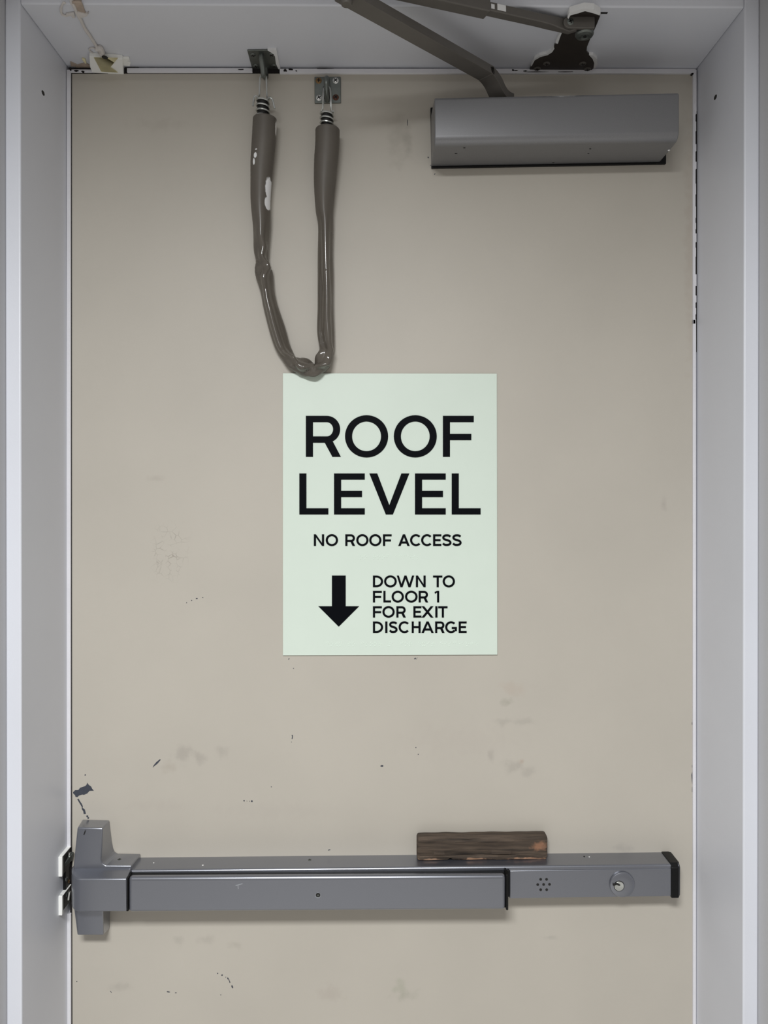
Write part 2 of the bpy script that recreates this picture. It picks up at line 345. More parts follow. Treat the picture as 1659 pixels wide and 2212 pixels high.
def glyph(ch,u0,v0,u1,v1,sv,sh):
    w,h = u1-u0, v1-v0; m = (v0+v1)/2
    X = lambda t: u0+w*t
    Y = lambda t: v0+h*t
    if ch=='I': return [rc(u0,v0,u1,v1)]
    if ch=='L': return [rc(u0,v0,u0+sv,v1), rc(u0,v1-sh,u1,v1)]
    if ch=='T': return [rc(u0,v0,u1,v0+sh), rc((u0+u1-sv)/2,v0,(u0+u1+sv)/2,v1)]
    if ch=='F': return [rc(u0,v0,u0+sv,v1), rc(u0,v0,u1,v0+sh), rc(u0,Y(.44),X(.92),Y(.44)+sh)]
    if ch=='E': return [rc(u0,v0,u0+sv,v1), rc(u0,v0,u1,v0+sh), rc(u0,m-sh/2,X(.91),m+sh/2), rc(u0,v1-sh,u1,v1)]
    if ch=='H': return [rc(u0,v0,u0+sv,v1), rc(u1-sv,v0,u1,v1), rc(u0,m-sh/2,u1,m+sh/2)]
    if ch=='O': return arc(u0,v0-h*.015,u1,v1+h*.015,sv,sh,0,360,48)
    if ch=='C': return arc(u0,v0-h*.015,u0+h*1.03,v1+h*.015,sv,sh,44,316,36)
    if ch=='G': return arc(u0,v0-h*.015,u0+h*1.03,v1+h*.015,sv,sh,46,318,36)+[rc(u1-sv,m-sh*.1,u1,Y(.84)), rc(X(.56),m-sh*.1,u1,m+sh*.9)]
    if ch=='D':
        r = min(w*.98,h/2*1.15); cx0 = u1-r
        return [rc(u0,v0,u0+sv,v1), rc(u0,v0,cx0,v0+sh), rc(u0,v1-sh,cx0,v1)] + arc(cx0-r,v0,u1,v1,sv,sh,-90,90,24)
    if ch=='R':
        hb = h*.655; r = hb/2; cx0 = u1-w*.02-r
        return [rc(u0,v0,u0+sv,v1), rc(u0,v0,cx0,v0+sh), rc(u0,v0+hb-sh,cx0,v0+hb)] + arc(cx0-r,v0,cx0+r,v0+hb,sv,sh,-90,90,20) + [[(X(.45),v0+hb-sh*.9),(X(.45)+sv*1.25,v0+hb-sh*.9),(u1,v1),(u1-sv*1.2,v1)]]
    s2 = sv*1.12
    if ch=='N': return [rc(u0,v0,u0+sv,v1), rc(u1-sv,v0,u1,v1), [(u0,v0),(u0+sv*.95,v0),(u1,v1),(u1-sv*.95,v1)]]
    if ch=='V': return [[(u0,v0),(u0+s2,v0),((u0+u1)/2+s2*.45,v1),((u0+u1)/2-s2*.45,v1)], [(u1-s2,v0),(u1,v0),((u0+u1)/2+s2*.45,v1),((u0+u1)/2-s2*.45,v1)]]
    if ch=='A': return [[(X(.5)-s2*.45,v0),(X(.5)+s2*.45,v0),(u0+s2,v1),(u0,v1)], [(X(.5)-s2*.45,v0),(X(.5)+s2*.45,v0),(u1,v1),(u1-s2,v1)], rc(X(.2),Y(.62),X(.8),Y(.62)+sh)]
    if ch=='X': return [[(u0,v0),(u0+s2*1.15,v0),(u1,v1),(u1-s2*1.15,v1)], [(u1-s2*1.15,v0),(u1,v0),(u0+s2*1.15,v1),(u0,v1)]]
    if ch=='W':
        k = s2*.9
        xs = [u0+k/2, X(.27), X(.5), X(.73), u1-k/2]; ys=[v0,v1,v0,v1,v0]; out=[]
        for i in range(4): out.append([(xs[i]-k/2,ys[i]),(xs[i]+k/2,ys[i]),(xs[i+1]+k/2,ys[i+1]),(xs[i+1]-k/2,ys[i+1])])
        return out
    if ch=='S':
        pts=[(.95,.13),(.78,.03),(.5,0),(.22,.04),(.06,.2),(.13,.36),(.36,.45),(.64,.52),(.88,.62),(.96,.79),(.8,.95),(.5,1),(.22,.97),(.02,.84)]
        k=sv/2
        return ribbon([(u0+k*.6+(w-k*1.2)*x, v0+k*.9+(h-k*1.8)*y) for x,y in pts], sv*.96)
    if ch=='1': return [rc(u1-sv,v0,u1,v1), [(u1-sv,v0),(u1,v0),(u0+.2*sv,v0+sh*1.5),(u0-.0*sv,v0+sh*.55)]]
    raise ValueError(ch)
A = lambda x: 590+x/3.253
B = lambda x: 600+x/3.318
rows = [
 (898.2,986.8,15.3,13.6,[(c,A(a),A(b)) for c,a,b in [('R',230,476),('O',505,808),('O',848,1150),('F',1193,1410)]]),
 (1022.7,1111.3,15.3,13.4,[(c,A(a),A(b)) for c,a,b in [('L',184,388),('E',428,644),('V',676,957),('E',997,1213),('L',1255,1458)]]),
 (1154.3,1179.3,4.7,4.3,[(c,A(a),A(b)) for c,a,b in [('N',286,358),('O',369,456),('R',507,576),('O',584,670),('O',675,761),('F',772,833),('A',879,960),('C',962,1036),('C',1040,1114),('E',1124,1182),('S',1188,1253),('S',1259,1324)]]),
 (1243.4,1268.5,4.6,4.2,[(c,B(a),B(b)) for c,a,b in [('D',682,755),('O',762,853),('W',853,978),('N',990,1060),('T',1113,1180),('O',1182,1270)]]),
 (1276.5,1301.3,4.6,4.2,[(c,B(a),B(b)) for c,a,b in [('F',682,746),('L',757,812),('O',816,904),('O',912,1002),('R',1010,1078),('1',1124,1157)]]),
 (1309.7,1334,4.6,4.2,[(c,B(a),B(b)) for c,a,b in [('F',682,746),('O',750,838),('R',850,918),('E',972,1030),('X',1030,1116),('I',1129,1145),('T',1150,1217)]]),
 (1342.5,1367.2,4.6,4.2,[(c,B(a),B(b)) for c,a,b in [('D',682,755),('I',770,786),('S',798,858),('C',866,942),('H',960,1024),('A',1030,1118),('R',1128,1196),('G',1200,1284),('E',1297,1354)]]),
]
for v0,v1,sv,sh,L_ in rows:
    for ch,a,b in L_:
        bm = bmesh.new()
        for i,q in enumerate(glyph(ch,a,v0,b,v1,sv,sh)): prism(bm, q, YS-0.0008-(i%5)*0.00003, YS+0.0002)
        link('letter', bm, M_ink, sign, smooth=False)
bm = bmesh.new(); prism(bm, [(B(x),1140+y/3.318) for x,y in [(388,343),(487,343),(487,563),(583,563),(437,709),(291,563),(388,563)]], YS-0.0008, YS+0.0002)
link('arrow', bm, M_ink, sign, smooth=False)
BR = dict(a='1',b='12',c='14',d='145',e='15',f='124',g='1245',h='125',i='24',l='123',n='1345',o='135',r='1235',s='234',t='2345',w='2456',x='1346'); BR['#']='3456'; BR[' ']=''
def braille(txt, u, v):
    bm = bmesh.new()
    for ch in txt:
        for d in BR[ch]:
            k = int(d)-1; c = P(u+(k//3)*3.5, v+(k%3)*3.5, YS)
            lathe(bm, c, (0,-1,0), [(0.00085,-0.0001),(0.00075,0.00035),(0.0004,0.0006),(0.0001,0.00065)], 8)
        u += 9.45
    link('braille', bm, M_dots, sign, kind='stuff')
braille('no roof access', 779, 1200.0)
braille('down to floor #a for exit discharge', 706, 1388.0)
# ------------------------------------------------------------------ panic bar
bar = thing('panic_bar', P(816,1943,0), 'silver exit push bar mounted across the door', 'exit bar')
# latch head cover: tower lofted from door to front outline
fr = [(167.3,1787.5),(222,1788.6),(219.8,1835),(218.5,1856),(220.5,1865),(228,1870),(284,1870),(286,1930),(222,1945),(223.5,2020),(167,2020),(159.5,1960),(158.5,1872)]
bk = [(178,1770),(236.5,1771.5),(242,1815),(245,1831),(248.5,1839),(255,1843),(304,1844),(304,1925),(240,1935),(237,2006),(178,2004),(170.5,1935),(170.5,1862)]
bm = bmesh.new(); loft(bm, [[P(u,v,-0.0305 if v < 1800 or v > 2000 else (-0.0335 if v < 1845 else -0.0365)) for u,v in fr],[P(u,v,0.0) for u,v in bk]])
head = link('head_cover', bm, M_bar, bar, bevel=0.0016, seg=3)
bm = bmesh.new(); rings = []
zt = P(158,1873,-0.034).z; 
for u, yf in [(154.6,-0.036),(155.2,-0.042),(157.5,-0.048),(161.5,-0.0525),(167,-0.0548),(174,-0.0555),(215,-0.0555),(273,-0.0555)]:
    x = P(u,1930,yf).x; k = (yf+0.034)/(-0.0215)
    zf = zt + (P(200,1899,-0.0555).z-zt)*max(k,0.15); zb = P(200,1969.7,-0.0555).z
    rings.append([Vector((x,-0.020,zt)),Vector((x,-0.034,zt)),Vector((x,yf,zf)),Vector((x,yf,zb)),Vector((x,-0.020,zb))])
loft(bm, rings)
hb = link('head_block', bm, M_bar, bar, bevel=0.0016, seg=3, angle=50)
screw(P(258,1857,-0.018)+Vector((0,0,0.0)), (0,0,1), 0.0032, M_plate, head)
# rail along the door
rl0 = P(292,1852.6,0); rl1 = P(1446,1841,0)
def railz(x): return rl0.z + (rl1.z-rl0.z)*(x-rl0.x)/(rl1.x-rl0.x)
prof = [(0,0)] + [(-0.0328-0.0036*math.sin(math.radians(a)), -0.0036+0.0036*math.cos(math.radians(a))) for a in range(0,91,10)] + [(-0.0364,-0.0056),(-0.0350,-0.0062),(-0.0342,-0.0064),(-0.0342,-0.0425),(0,-0.0425)]
def ext(x0, x1, prof, name, m, parent, **kw):
    bm = bmesh.new(); loft(bm, [[Vector((x,y,railz(x)+z)) for y,z in prof] for x in (x0,x1)]); return link(name, bm, m, parent, **kw)
rail = ext(rl0.x, rl1.x, prof, 'rail', M_bar, bar, angle=50)
q = P(669,1859,-0.012); screw(Vector((q.x,q.y,railz(q.x))), (0,0,1), 0.0026, M_plate, rail)
bm = bmesh.new(); x0 = P(284,1886,-0.036).x; boxb(bm, x0-.004, x0+.006, -0.038, -0.01, railz(x0)-.022, railz(x0)-.0062); link('rail_corner', bm, M_bar, bar, bevel=0.001)
def fleck(u, v, a, m):
    y = -0.012; q = P(u, v, y); z = railz(q.x); q = PZ(u, v, z+0.0002)
    bm = bmesh.new(); lathe(bm, q, (0,0,1), [(a*S(),0),(a*S()*.8,0.0003),(0.0001,0.0003)], 7); link('paint_fleck', bm, m, rail)
fleck(438,1869,2.2,M_lugw); fleck(332,1864,1.6,M_lugw); fleck(1273,1851,1.6,M_lugw); fleck(1262,1850,2.0,M_slot)
bm = bmesh.new(); prism(bm, [(180,1803),(183,1795),(184,1796),(183,1800),(181.5,1804)], -0.0329, -0.030); link('scratch', bm, M_slot, head, smooth=False)
# pad
def padz(u): return 0
bm = bmesh.new(); p4 = [P(277,1971.8,-0.056), P(1093,1966.6,-0.056), P(1093,1890.5,-0.056), P(277,1895.2,-0.056)]
hexa(bm, p4+[Vector((p.x,-0.046,p.z)) for p in p4]); pad = link('push_pad', bm, M_bar, bar, bevel=0.0058, seg=7)
bm = bmesh.new(); p4 = [P(279,1966,-0.048), P(1096,1961,-0.048), P(1096,1889.5,-0.048), P(279,1894,-0.048)]
hexa(bm, p4+[Vector((p.x,-0.033,p.z)) for p in p4]); link('pad_carriage', bm, M_black, bar, bevel=0.001)
bm = bmesh.new(); pxbox(bm, 1093.2, 1098.2, 1889.5, 1966.8, -0.0556, -0.034); pxbox(bm, 1095, 1101.5, 1880.5, 1938, -0.0405, -0.033); link('pad_end_cap', bm, M_black, bar, bevel=0.0012)
bm = bmesh.new(); pxbox(bm, 272.5, 277.2, 1896, 1969, -0.0535, -0.034, dv=0); link('pad_gap_strip', bm, M_black, bar, bevel=0.0008)
for pix in ([(508,1912),(523,1908),(525,1909.5),(510,1914)],[(513,1911),(515,1911),(515.5,1920),(514,1921)]):
    bm = bmesh.new(); prism(bm, pix, -0.0562, -0.055); link('scratch', bm, M_edge, pad, smooth=False)
# dogging hole in the pad
c = P(687,1933.6,-0.0559); bm = bmesh.new()
lathe(bm, c, (0,-1,0), [(0.0040,-0.001),(0.0040,0.0003),(0.0034,0.0004),(0.0030,0.0),(0.0030,-0.001)], 20); ring = link('hole_rim', bm, M_edge, pad)
bm = bmesh.new(); lathe(bm, c, (0,-1,0), [(0.0031,-0.001),(0.0031,0.0001),(0.0001,0.00012)], 20); link('dogging_hole', bm, M_slot, pad)
bm = bmesh.new(); lathe(bm, c+Vector((0,-.0001,-.0002)), (0,-1,0), [(0.0014,0),(0.0012,0.0003),(0.0001,0.0003)], 6); link('screw', bm, M_plate, pad)
# filler panel with sounder holes and key cylinder
p4 = [P(1101,1941.4,-0.0375), P(1450.5,1936.2,-0.0375), P(1450.5,1876,-0.0375), P(1101,1881,-0.0375)]
bm = bmesh.new(); hexa(bm, p4+[Vector((p.x,-0.0335,p.z)) for p in p4]); fil = link('filler_panel', bm, M_bar, bar, bevel=0.0012, seg=3)
for x,y in [(373,344),(417,344),(351,383),(395,382),(439,381),(373,421),(418,421)]:
    c = P(1060+x/3.456, 1800+y/3.456, -0.0375); bm = bmesh.new()
    lathe(bm, c, (0,-1,0), [(0.00195,-0.001),(0.00195,0.00012),(0.0001,0.00013)], 14); link('sounder_hole', bm, M_slot, fil)
k_ = 1659/110
zl = lambda x,y: P(1290+x/k_, 1870+y/k_, -0.0375)
c = zl(805,595); r0 = 27.5*S(-0.0375)
bm = bmesh.new(); lathe(bm, c, (0,-1,0), [(r0,-0.001),(r0,0.0014),(r0*.96,0.0026),(r0*.9,0.0032),(r0*.5,0.0036),(0.0001,0.0036)], 40)
cyl = link('lock_cylinder', bm, M_bar, bar, angle=28)
c2 = zl(690,620)+Vector((0,-0.0036,0)); r1 = 11.6*S(-0.04)
bm = bmesh.new(); lathe(bm, c2, (0,-1,0), [(r1,-0.0006),(r1,0.0001),(r1*.9,0.00012),(0.0001,0.00012)], 28); link('plug_gap', bm, M_slot, cyl)
bm = bmesh.new(); lathe(bm, c2, (0,-1,0), [(r1*.88,-0.0004),(r1*.88,0.0006),(r1*.78,0.0010),(r1*.5,0.0007),(0.0001,0.0006)], 28); link('plug', bm, M_steel, cyl)
bm = bmesh.new(); prism(bm, [(1290+x/k_,1870+y/k_) for x,y in [(512,575),(545,600),(600,575),(645,555),(700,590),(760,635),(735,660),(690,650),(640,625),(600,640),(540,660),(512,640)]], -0.0375-0.0036-0.0011, -0.0411); link('keyway', bm, M_slot, cyl, smooth=False)
# black end cap
x0, x1 = P(1440,1900,-0.037).x, P(1471,1900,-0.036).x
def capring(x, yf, ins): 
    return [Vector((x,0,railz(x)+.0015-ins)),Vector((x,yf*.86,railz(x)+.0015-ins)),Vector((x,yf,railz(x)-.0035-ins)),Vector((x,yf,railz(x)-.0462+ins)),Vector((x,0,railz(x)-.0462+ins))]
xa = P(1450.5,1900,-0.0385).x
bm = bmesh.new(); loft(bm, [capring(x0,-0.0335,0.003),capring(xa-.0002,-0.0335,0.002),capring(xa,-0.0392,0),capring(P(1466,1900,-0.0392).x,-0.0392,0),capring(x1,-0.033,0.0015)])
link('end_cap', bm, M_black, bar, bevel=0.0008, angle=30)
# ------------------------------------------------------------------ strike on the left jamb
strike = thing('strike_plate', Vector((xL,-0.016,P(134,1976,-0.033).z)), 'black latch strike with two white lugs on the left jamb', 'latch strike')
def sx(u,y): return P(u,1900,y).x
za, zb, zc_, zd = P(130,1850,-0.0325).z, P(130,1893.5,-0.0325).z, P(130,1935,-0.0325).z, P(130,1977,-0.0325).z
xs = sx(134.6,-0.0325)
bm = bmesh.new(); boxb(bm, xL-.001, xs-.0006, -0.030, -0.001, zb+.0005, za-.001); boxb(bm, xL-.001, xs-.0012, -0.018, -0.001, zc_, zb+.0005); boxb(bm, xL-.001, xs-.0006, -0.030, -0.001, zd+.004, zc_); link('base_plate', bm, M_black, strike, bevel=0.0006)
for z1,z0 in ((za,zb),(zc_,zd)):
    bm = bmesh.new(); boxb(bm, xL-.0005, xs, -0.0335, -0.029, z0, z1); link('lug', bm, M_lugw, strike, bevel=0.0007)
    bm = bmesh.new(); boxb(bm, xL-.0005, xs+.0004, -0.029, -0.0015, z1-.0008, z1+.0003); link('lug_rim', bm, M_lugw, strike, bevel=0.0004)
bm = bmesh.new(); hexa(bm, [Vector(p) for p in [(xs-.001,-.024,zb+.008),(xs+.004,-.004,zb+.010),(xs-.001,-.002,zb+.010),(xs-.003,-.024,zb+.008),(xs-.001,-.024,zb+.013),(xs+.0055,-.004,zb+.021),(xs-.001,-.002,zb+.021),(xs-.003,-.024,zb+.013)]]); link('keeper', bm, M_plate, strike, bevel=0.0006)
bm = bmesh.new(); tube(bm, [(xs-.001,-.010,zd+.010),(xs+.001,-.010,zc_-.006)], 0.0022, 8); link('roller', bm, M_steel, strike)
bm = bmesh.new(); tube(bm, [(xs-.001,-.009,za-.016),(xs+.0008,-.009,za-.006)], 0.0018, 8); link('pin', bm, M_steel, strike)
screw((xs-.0005,-.016,zb-.012), (1,0,0), 0.003, M_plate, strike); screw((xs-.0005,-.007,zb-.02), (1,0,0), 0.0022, M_brass, strike)
screw((xs-.0005,-.016,zc_-.007), (1,0,0), 0.003, M_plate, strike)
# ------------------------------------------------------------------ wood block on the rail
wx0, wx1 = P(901,1850,-.0195).x, P(1183,1850,-.0195).x
from mathutils import noise as mn
bm = bmesh.new(); rings = []; NL, NC = 150, 56
hgt = 52.5*S(-0.0195)
for i in range(NL+1):
    t = i/NL; x = wx0+(wx1-wx0)*t
    e = min(t, 1-t)*(wx1-wx0); rnd = 0.004
    ins = (rnd - math.sqrt(max(rnd**2-(rnd-e)**2, 0)))*0.8 if e < rnd else 0.0
    r = []
    for k in range(NC):
        a = 2*math.pi*k/NC; ca, sa = math.cos(a), math.sin(a)
        sq = lambda c_: math.copysign(abs(c_)**0.36, c_)
        y = -0.0105+0.0095*sq(ca); z = sq(sa)*hgt/2
        g = mn.noise(Vector((x*14, y*260, z*330)))*0.0009 + mn.noise(Vector((x*40, y*500+9, z*700)))*0.0005
        g -= 0.0016*max(0, 1-abs(z+hgt*.27+0.0016*mn.noise(Vector((x*30,3,1))))/0.0011)*(1 if ca < 0.2 else 0)
        topn = 0.0011*mn.noise(Vector((x*45, 2.0, 0)))
        yy = y*(1)+g*sq(ca)*-1*-1 ; zz = z + (topn if sa > 0.4 else 0)
        if ca < 0: yy = y - g*2
        sc = 1 - ins/(hgt/2)
        zz = zz*sc; yy = -0.0105 + (yy+0.0105)*(1-ins/0.0095*.6)
        notch = 0.0030*max(0,1-abs(x-(wx0+.048))/0.004) if sa < -0.55 and ca < 0.3 else 0
        zz += notch
        r.append(Vector((x, yy, railz(x)+hgt/2+zz+0.0002)))
    zmin = min(v.z for v in r)-railz(x)
    rings.append(r)
loft(bm, rings)
wo = Vector(((wx0+wx1)/2,-0.0105,railz((wx0+wx1)/2)))
wood = link('wood_block', bm, M_wood, origin=wo, angle=50)
props(wood, 'weathered brown split wood stick lying on the exit bar', 'wood')
# colour of the split face and the bare patch
for (u,v,rx,rz,rgb,s) in [(1166,1827,16,8,(150,108,82),.75),(1030,1857,34,3.2,(172,136,110),.95),(930,1858,30,2.5,(168,136,112),.85),(1140,1856,40,3.2,(170,132,106),.9)]:
    c = P(u,v,-0.0195)-wo; blob(M_wood, c, rx*S()*1.3, rz*S()*1.6, rgb, s, ns=160.0, namt=0.9, hard=0.2)
# ------------------------------------------------------------------ door closer
clo = thing('door_closer', P(1190,362,0), 'grey surface door closer box with folding arm at door top', 'door closer')
cl = P(939,311,-0.075); cr = P(1466.8,303,-0.075)      # lower front edge ends
tl = P(939,209.7,-0.075)
hz = tl.z - cl.z
tilt = (cr.z-cl.z)/(cr.x-cl.x)
tilt = ((P(1465,199,-0.075).z - tl.z)/(P(1465,199,-.075).x-tl.x) + tilt)/2
def arcp(cy,cz,r,a0,a1,n): return [(cy+r*math.cos(math.radians(a0+(a1-a0)*k/n)), cz+r*math.sin(math.radians(a0+(a1-a0)*k/n))) for k in range(n+1)]
prof = [(-0.003,-0.001)] + arcp(-0.0635,0.0115,0.0115,270,180,8) + arcp(-0.0705,hz-0.0045,0.0045,180,90,5) + [(-0.003,hz+0.010)]
xr_b = P(1437,353,0.0).x
bm = bmesh.new()
L0 = [Vector((cl.x+(y+0.075)*(-0.0)-0.0005*0, y, cl.z+z)) for y,z in prof]
R0 = [Vector((cr.x, y, cl.z+z+tilt*(cr.x-cl.x)+0.001*(z/hz))) for y,z in prof]
loft(bm, [L0, R0]); cover = link('cover', bm, M_clos, clo, bevel=0.0012, seg=2, angle=40)
bm = bmesh.new(); pl = [(932,362.5),(1439,353.5),(1440,215),(930,232)]
prism(bm, pl, -0.0045, 0.0); link('back_plate', bm, M_black, clo, bevel=0.0005)
bm = bmesh.new(); c = P(1445,322,-0.05)
screw(P(1445,325,-0.062)-Vector((0,0,0)), (0,0,-1), 0.0016, M_white, cover, slot=False, name='paint_speck', label='white paint speck'); bm.free()
for (u,v,a) in [(1003,320,1.8),(1195,351,2.4),(1271,332,1.5),(1275,322,1.6),(985,332,2.2)]:
    # scuffs on the lower face
    q = PZ(u,v,cl.z-0.0008+tilt*(P(u,v,-.05).x-cl.x)); bm = bmesh.new(); lathe(bm, q+Vector((0,0,.0004)), (0,0,-1), [(a*S()*.6,0),(a*S()*.5,0.0006),(0.0001,0.0006)], 8)
    for w in bm.verts: w.co.x = q.x+(w.co.x-q.x)*2.2
    link('scuff', bm, M_slot, cover)
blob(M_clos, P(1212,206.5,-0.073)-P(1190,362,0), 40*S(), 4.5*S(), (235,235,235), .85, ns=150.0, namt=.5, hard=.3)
# arms
def barsweep(bm, pts, w, t, side=None):
    """flat bar along pts (w across, t thick); a per-point list is allowed for w and t"""
    rings = []
    for i,p in enumerate(pts):
        d = (pts[min(i+1,len(pts)-1)]-pts[max(i-1,0)]).normalized()
        s = d.cross(Vector((0,0,1))).normalized() if side is None else side
        n = s.cross(d).normalized()
        ww = w[i] if isinstance(w,list) else w; tt = t[i] if isinstance(t,list) else t
        rings.append([p+s*ww/2+n*tt/2, p+s*ww/2-n*tt/2, p-s*ww/2-n*tt/2, p-s*ww/2+n*tt/2])
    loft(bm, rings)
zTop = tl.z + tilt*(P(1090,200,-.04).x-tl.x)
spx = P(1086,195,-0.040).x
sp = Vector((spx,-0.042,zTop))
elbow = Vector((-0.036,-0.231, ZC+0.565))
dirh = Vector((elbow.x-sp.x, elbow.y-sp.y, 0)).normalized()
zA = ZC+0.563
foot = [sp+Vector((0,0,0.013))-dirh*0.010, sp+Vector((0,0,0.013))+dirh*0.002]
body = [sp+dirh*0.012+Vector((0,0,0.018)), sp+dirh*0.022+Vector((0,0,0.028))]
s0 = sp+dirh*0.036; s0.z = zA-0.001
far = elbow+dirh*0.008
path = catmull([tuple(p) for p in foot+body+[s0, sp+dirh*0.06+Vector((0,0,zA-sp.z)), far]], 6)
path = [Vector(p) for p in path]
side = dirh.cross(Vector((0,0,1))).normalized()
bm = bmesh.new(); barsweep(bm, path, 0.024, 0.011, side); marm = link('main_arm', bm, M_arm, clo, bevel=0.0025, seg=3, angle=40)
bm = bmesh.new(); lathe(bm, sp-Vector((0,0,.004)), (0,0,1), [(0.012,0),(0.012,0.012),(0.0105,0.0125),(0.0105,0.024),(0.008,0.026),(0.0001,0.026)], 24); link('spindle', bm, M_arm, clo)
bm = bmesh.new(); lathe(bm, elbow-Vector((0,0,.012)), (0,0,1), [(0.006,0),(0.007,0.002),(0.007,0.04),(0.0001,0.041)], 16); link('elbow_pin', bm, M_arm, marm)
# bracket on the soffit
k2 = 1659/180
zz_ = lambda x,y: (1140+x/k2, 10+y/k2)
out = [zz_(*p) for p in [(40,1300),(60,1230),(130,1110),(240,1050),(400,1010),(500,920),(530,820),(560,780),(640,640),(690,500),(720,430),(790,290),(830,210),(1000,150),(1130,120),(1300,150),(1430,200),(1440,240),(1380,390),(1240,700),(1180,850),(1170,950),(1220,1010),(1290,1090),(1320,1180),(1310,1270),(1250,1330),(1000,1330),(60,1330)]]
zB = zS-0.0032
bm = bmesh.new(); lo = [PZ(u,v,zB) for u,v in out]
a_ = [bm.verts.new(p) for p in lo]; b_ = [bm.verts.new((p.x,p.y,zS)) for p in lo]
bm.faces.new(a_); bm.faces.new(b_[::-1])
for i in range(len(a_)): bm.faces.new((a_[i],b_[i],b_[(i+1)%len(a_)],a_[(i+1)%len(a_)]))
brk = link('bracket', bm, M_brn, clo, smooth=False, bevel=0.0006, seg=2)
for x,y in [(375,1175),(1095,1175),(190,1275),(1190,1285)]:
    screw(PZ(*zz_(x,y), zB-0.0004), (0,0,-1), 0.0050, M_arm, brk)
def flake(pts, parent, m, y0=0.0006):
    bm = bmesh.new(); lo = [PZ(u,v,zS-y0) for u,v in pts]; a_ = [bm.verts.new(p) for p in lo]; b_ = [bm.verts.new((p.x,p.y,zS)) for p in lo]
    bm.faces.new(a_); bm.faces.new(b_[::-1])
    for i in range(len(a_)): bm.faces.new((a_[i],b_[i],b_[(i+1)%len(a_)],a_[(i+1)%len(a_)]))
    return link('paint_flake', bm, m, parent, smooth=False)
flake([zz_(*p) for p in [(790,260),(830,160),(1000,110),(1130,75),(1320,95),(1450,175),(1430,215),(1300,170),(1140,130),(1000,175),(850,215),(810,285)]], brk, M_white, 0.0075)
flake([zz_(*p) for p in [(640,440),(700,470),(680,560),(640,660),(600,780),(550,770),(600,640),(660,540)]], brk, M_white, 0.0045)
flake([zz_(*p) for p in [(60,1230),(130,1080),(230,1020),(380,980),(460,930),(520,850),(530,880),(490,945),(400,1005),(250,1045),(140,1110),(80,1220)]], brk, M_white, 0.0042)
flake([zz_(*p) for p in [(1220,1005),(1300,1010),(1380,1080),(1390,1190),(1340,1270),(1310,1270),(1325,1170),(1290,1080)]], brk, M_white, 0.0042)
# pivot: post, clevis and bolt
def pz2(x,y,z): return PZ(*zz_(x,y), z)
zPv = zS-0.0105
pt = Vector((P(1262,60,-0.118).x, -0.118, zPv))
bm = bmesh.new(); lathe(bm, Vector((pt.x,pt.y,zS-.002)), (0,0,-1), [(0.0125,0),(0.0125,0.003),(0.0110,0.005),(0.0110,0.014),(0.010,0.0155),(0.0001,0.0155)], 24); post = link('pivot_post', bm, M_arm, clo)
bt = Vector((pt.x+.0005,pt.y+.001,zS-.0165))
bm = bmesh.new(); lathe(bm, bt, (0,0,-1), [(0.0120,0),(0.0120,0.002),(0.0105,0.004),(0.006,0.0048),(0.0055,0.0035),(0.0001,0.0035)], 24); link('pivot_bolt', bm, M_plate, post)
bm = bmesh.new(); lathe(bm, bt+Vector((.001,.001,-.0036)), (0,0,-1), [(0.0022,0),(0.002,0.001),(0.0001,0.001)], 8); link('bolt_socket', bm, M_slot, post)
# clevis ear facing the camera
ce = pt+Vector((-0.020,-0.008,0.0))
bm = bmesh.new()
ear = [(-0.010+0.0085*math.cos(math.radians(a)),0.0075*math.sin(math.radians(a))) for a in range(90,271,20)]
ring = [(pt.x-0.012+x, z) for x,z in ear]+[(pt.x+0.010,-0.0075),(pt.x+0.010,0.0075)]
loft(bm, [[Vector((x,pt.y-0.0135,zPv+z)) for x,z in ring],[Vector((x,pt.y-0.009,zPv+z)) for x,z in ring]]); clv = link('clevis', bm, M_arm, clo, bevel=0.0008)
screw(Vector((pt.x-0.0215,pt.y-0.0136,zPv+.0005)), (0,-1,0), 0.0045, M_plate, clv)
# forearm rod and its sleeve
pe = pt+Vector((-0.021,-0.002,0.0005)); el2 = elbow+Vector((0,0,0.020))
df = (el2-pe).normalized()
bm = bmesh.new()
pj = lambda k: pe+(el2-pe)*k
barsweep(bm, [pe+Vector((.010,-.004,0)), pe-df*0.0, pj(.06), pj(.10), pj(.16), pj(.7)], [0.006,0.008,0.010,0.013,0.013,0.013], [0.014,0.016,0.014,0.012,0.011,0.011])
rod = link('forearm_rod', bm, M_arm, clo, bevel=0.0012, angle=40)
pe_s = None
# find where the sleeve ends in the picture (u about 1050)
ksl = min((k/400 for k in range(400)), key=lambda k: abs(816+pj(k).x*F/(D+pj(k).y)-1052))
bm = bmesh.new(); barsweep(bm, [pj(ksl), pj(ksl+.01), pj(.97), pj(1.0)], 0.0185, 0.017); link('forearm_sleeve', bm, M_arm, clo, bevel=0.0015, angle=40)
bm = bmesh.new(); s_ = df.cross(Vector((0,0,1))).normalized(); n_ = s_.cross(df)
for (k0,k1,h0) in ((ksl-.075,ksl-.035,1),(ksl-.022,ksl-.006,.6)):
    a = pj(k0); b = pj(k1)
    sg = -s_ if (-s_).y < 0 else s_
    hexa(bm, [a+sg*.0062-n_*.003, b+sg*.0062-n_*.003, b+sg*.0062+n_*.0045*h0, a+sg*.0062+n_*.0045*h0, a+sg*.0071-n_*.003, b+sg*.0071-n_*.003, b+sg*.0071+n_*.0045*h0, a+sg*.0071+n_*.0045*h0])
link('paint_flake', bm, M_white, rod, bevel=0.0003, label='white paint smear on the rod')
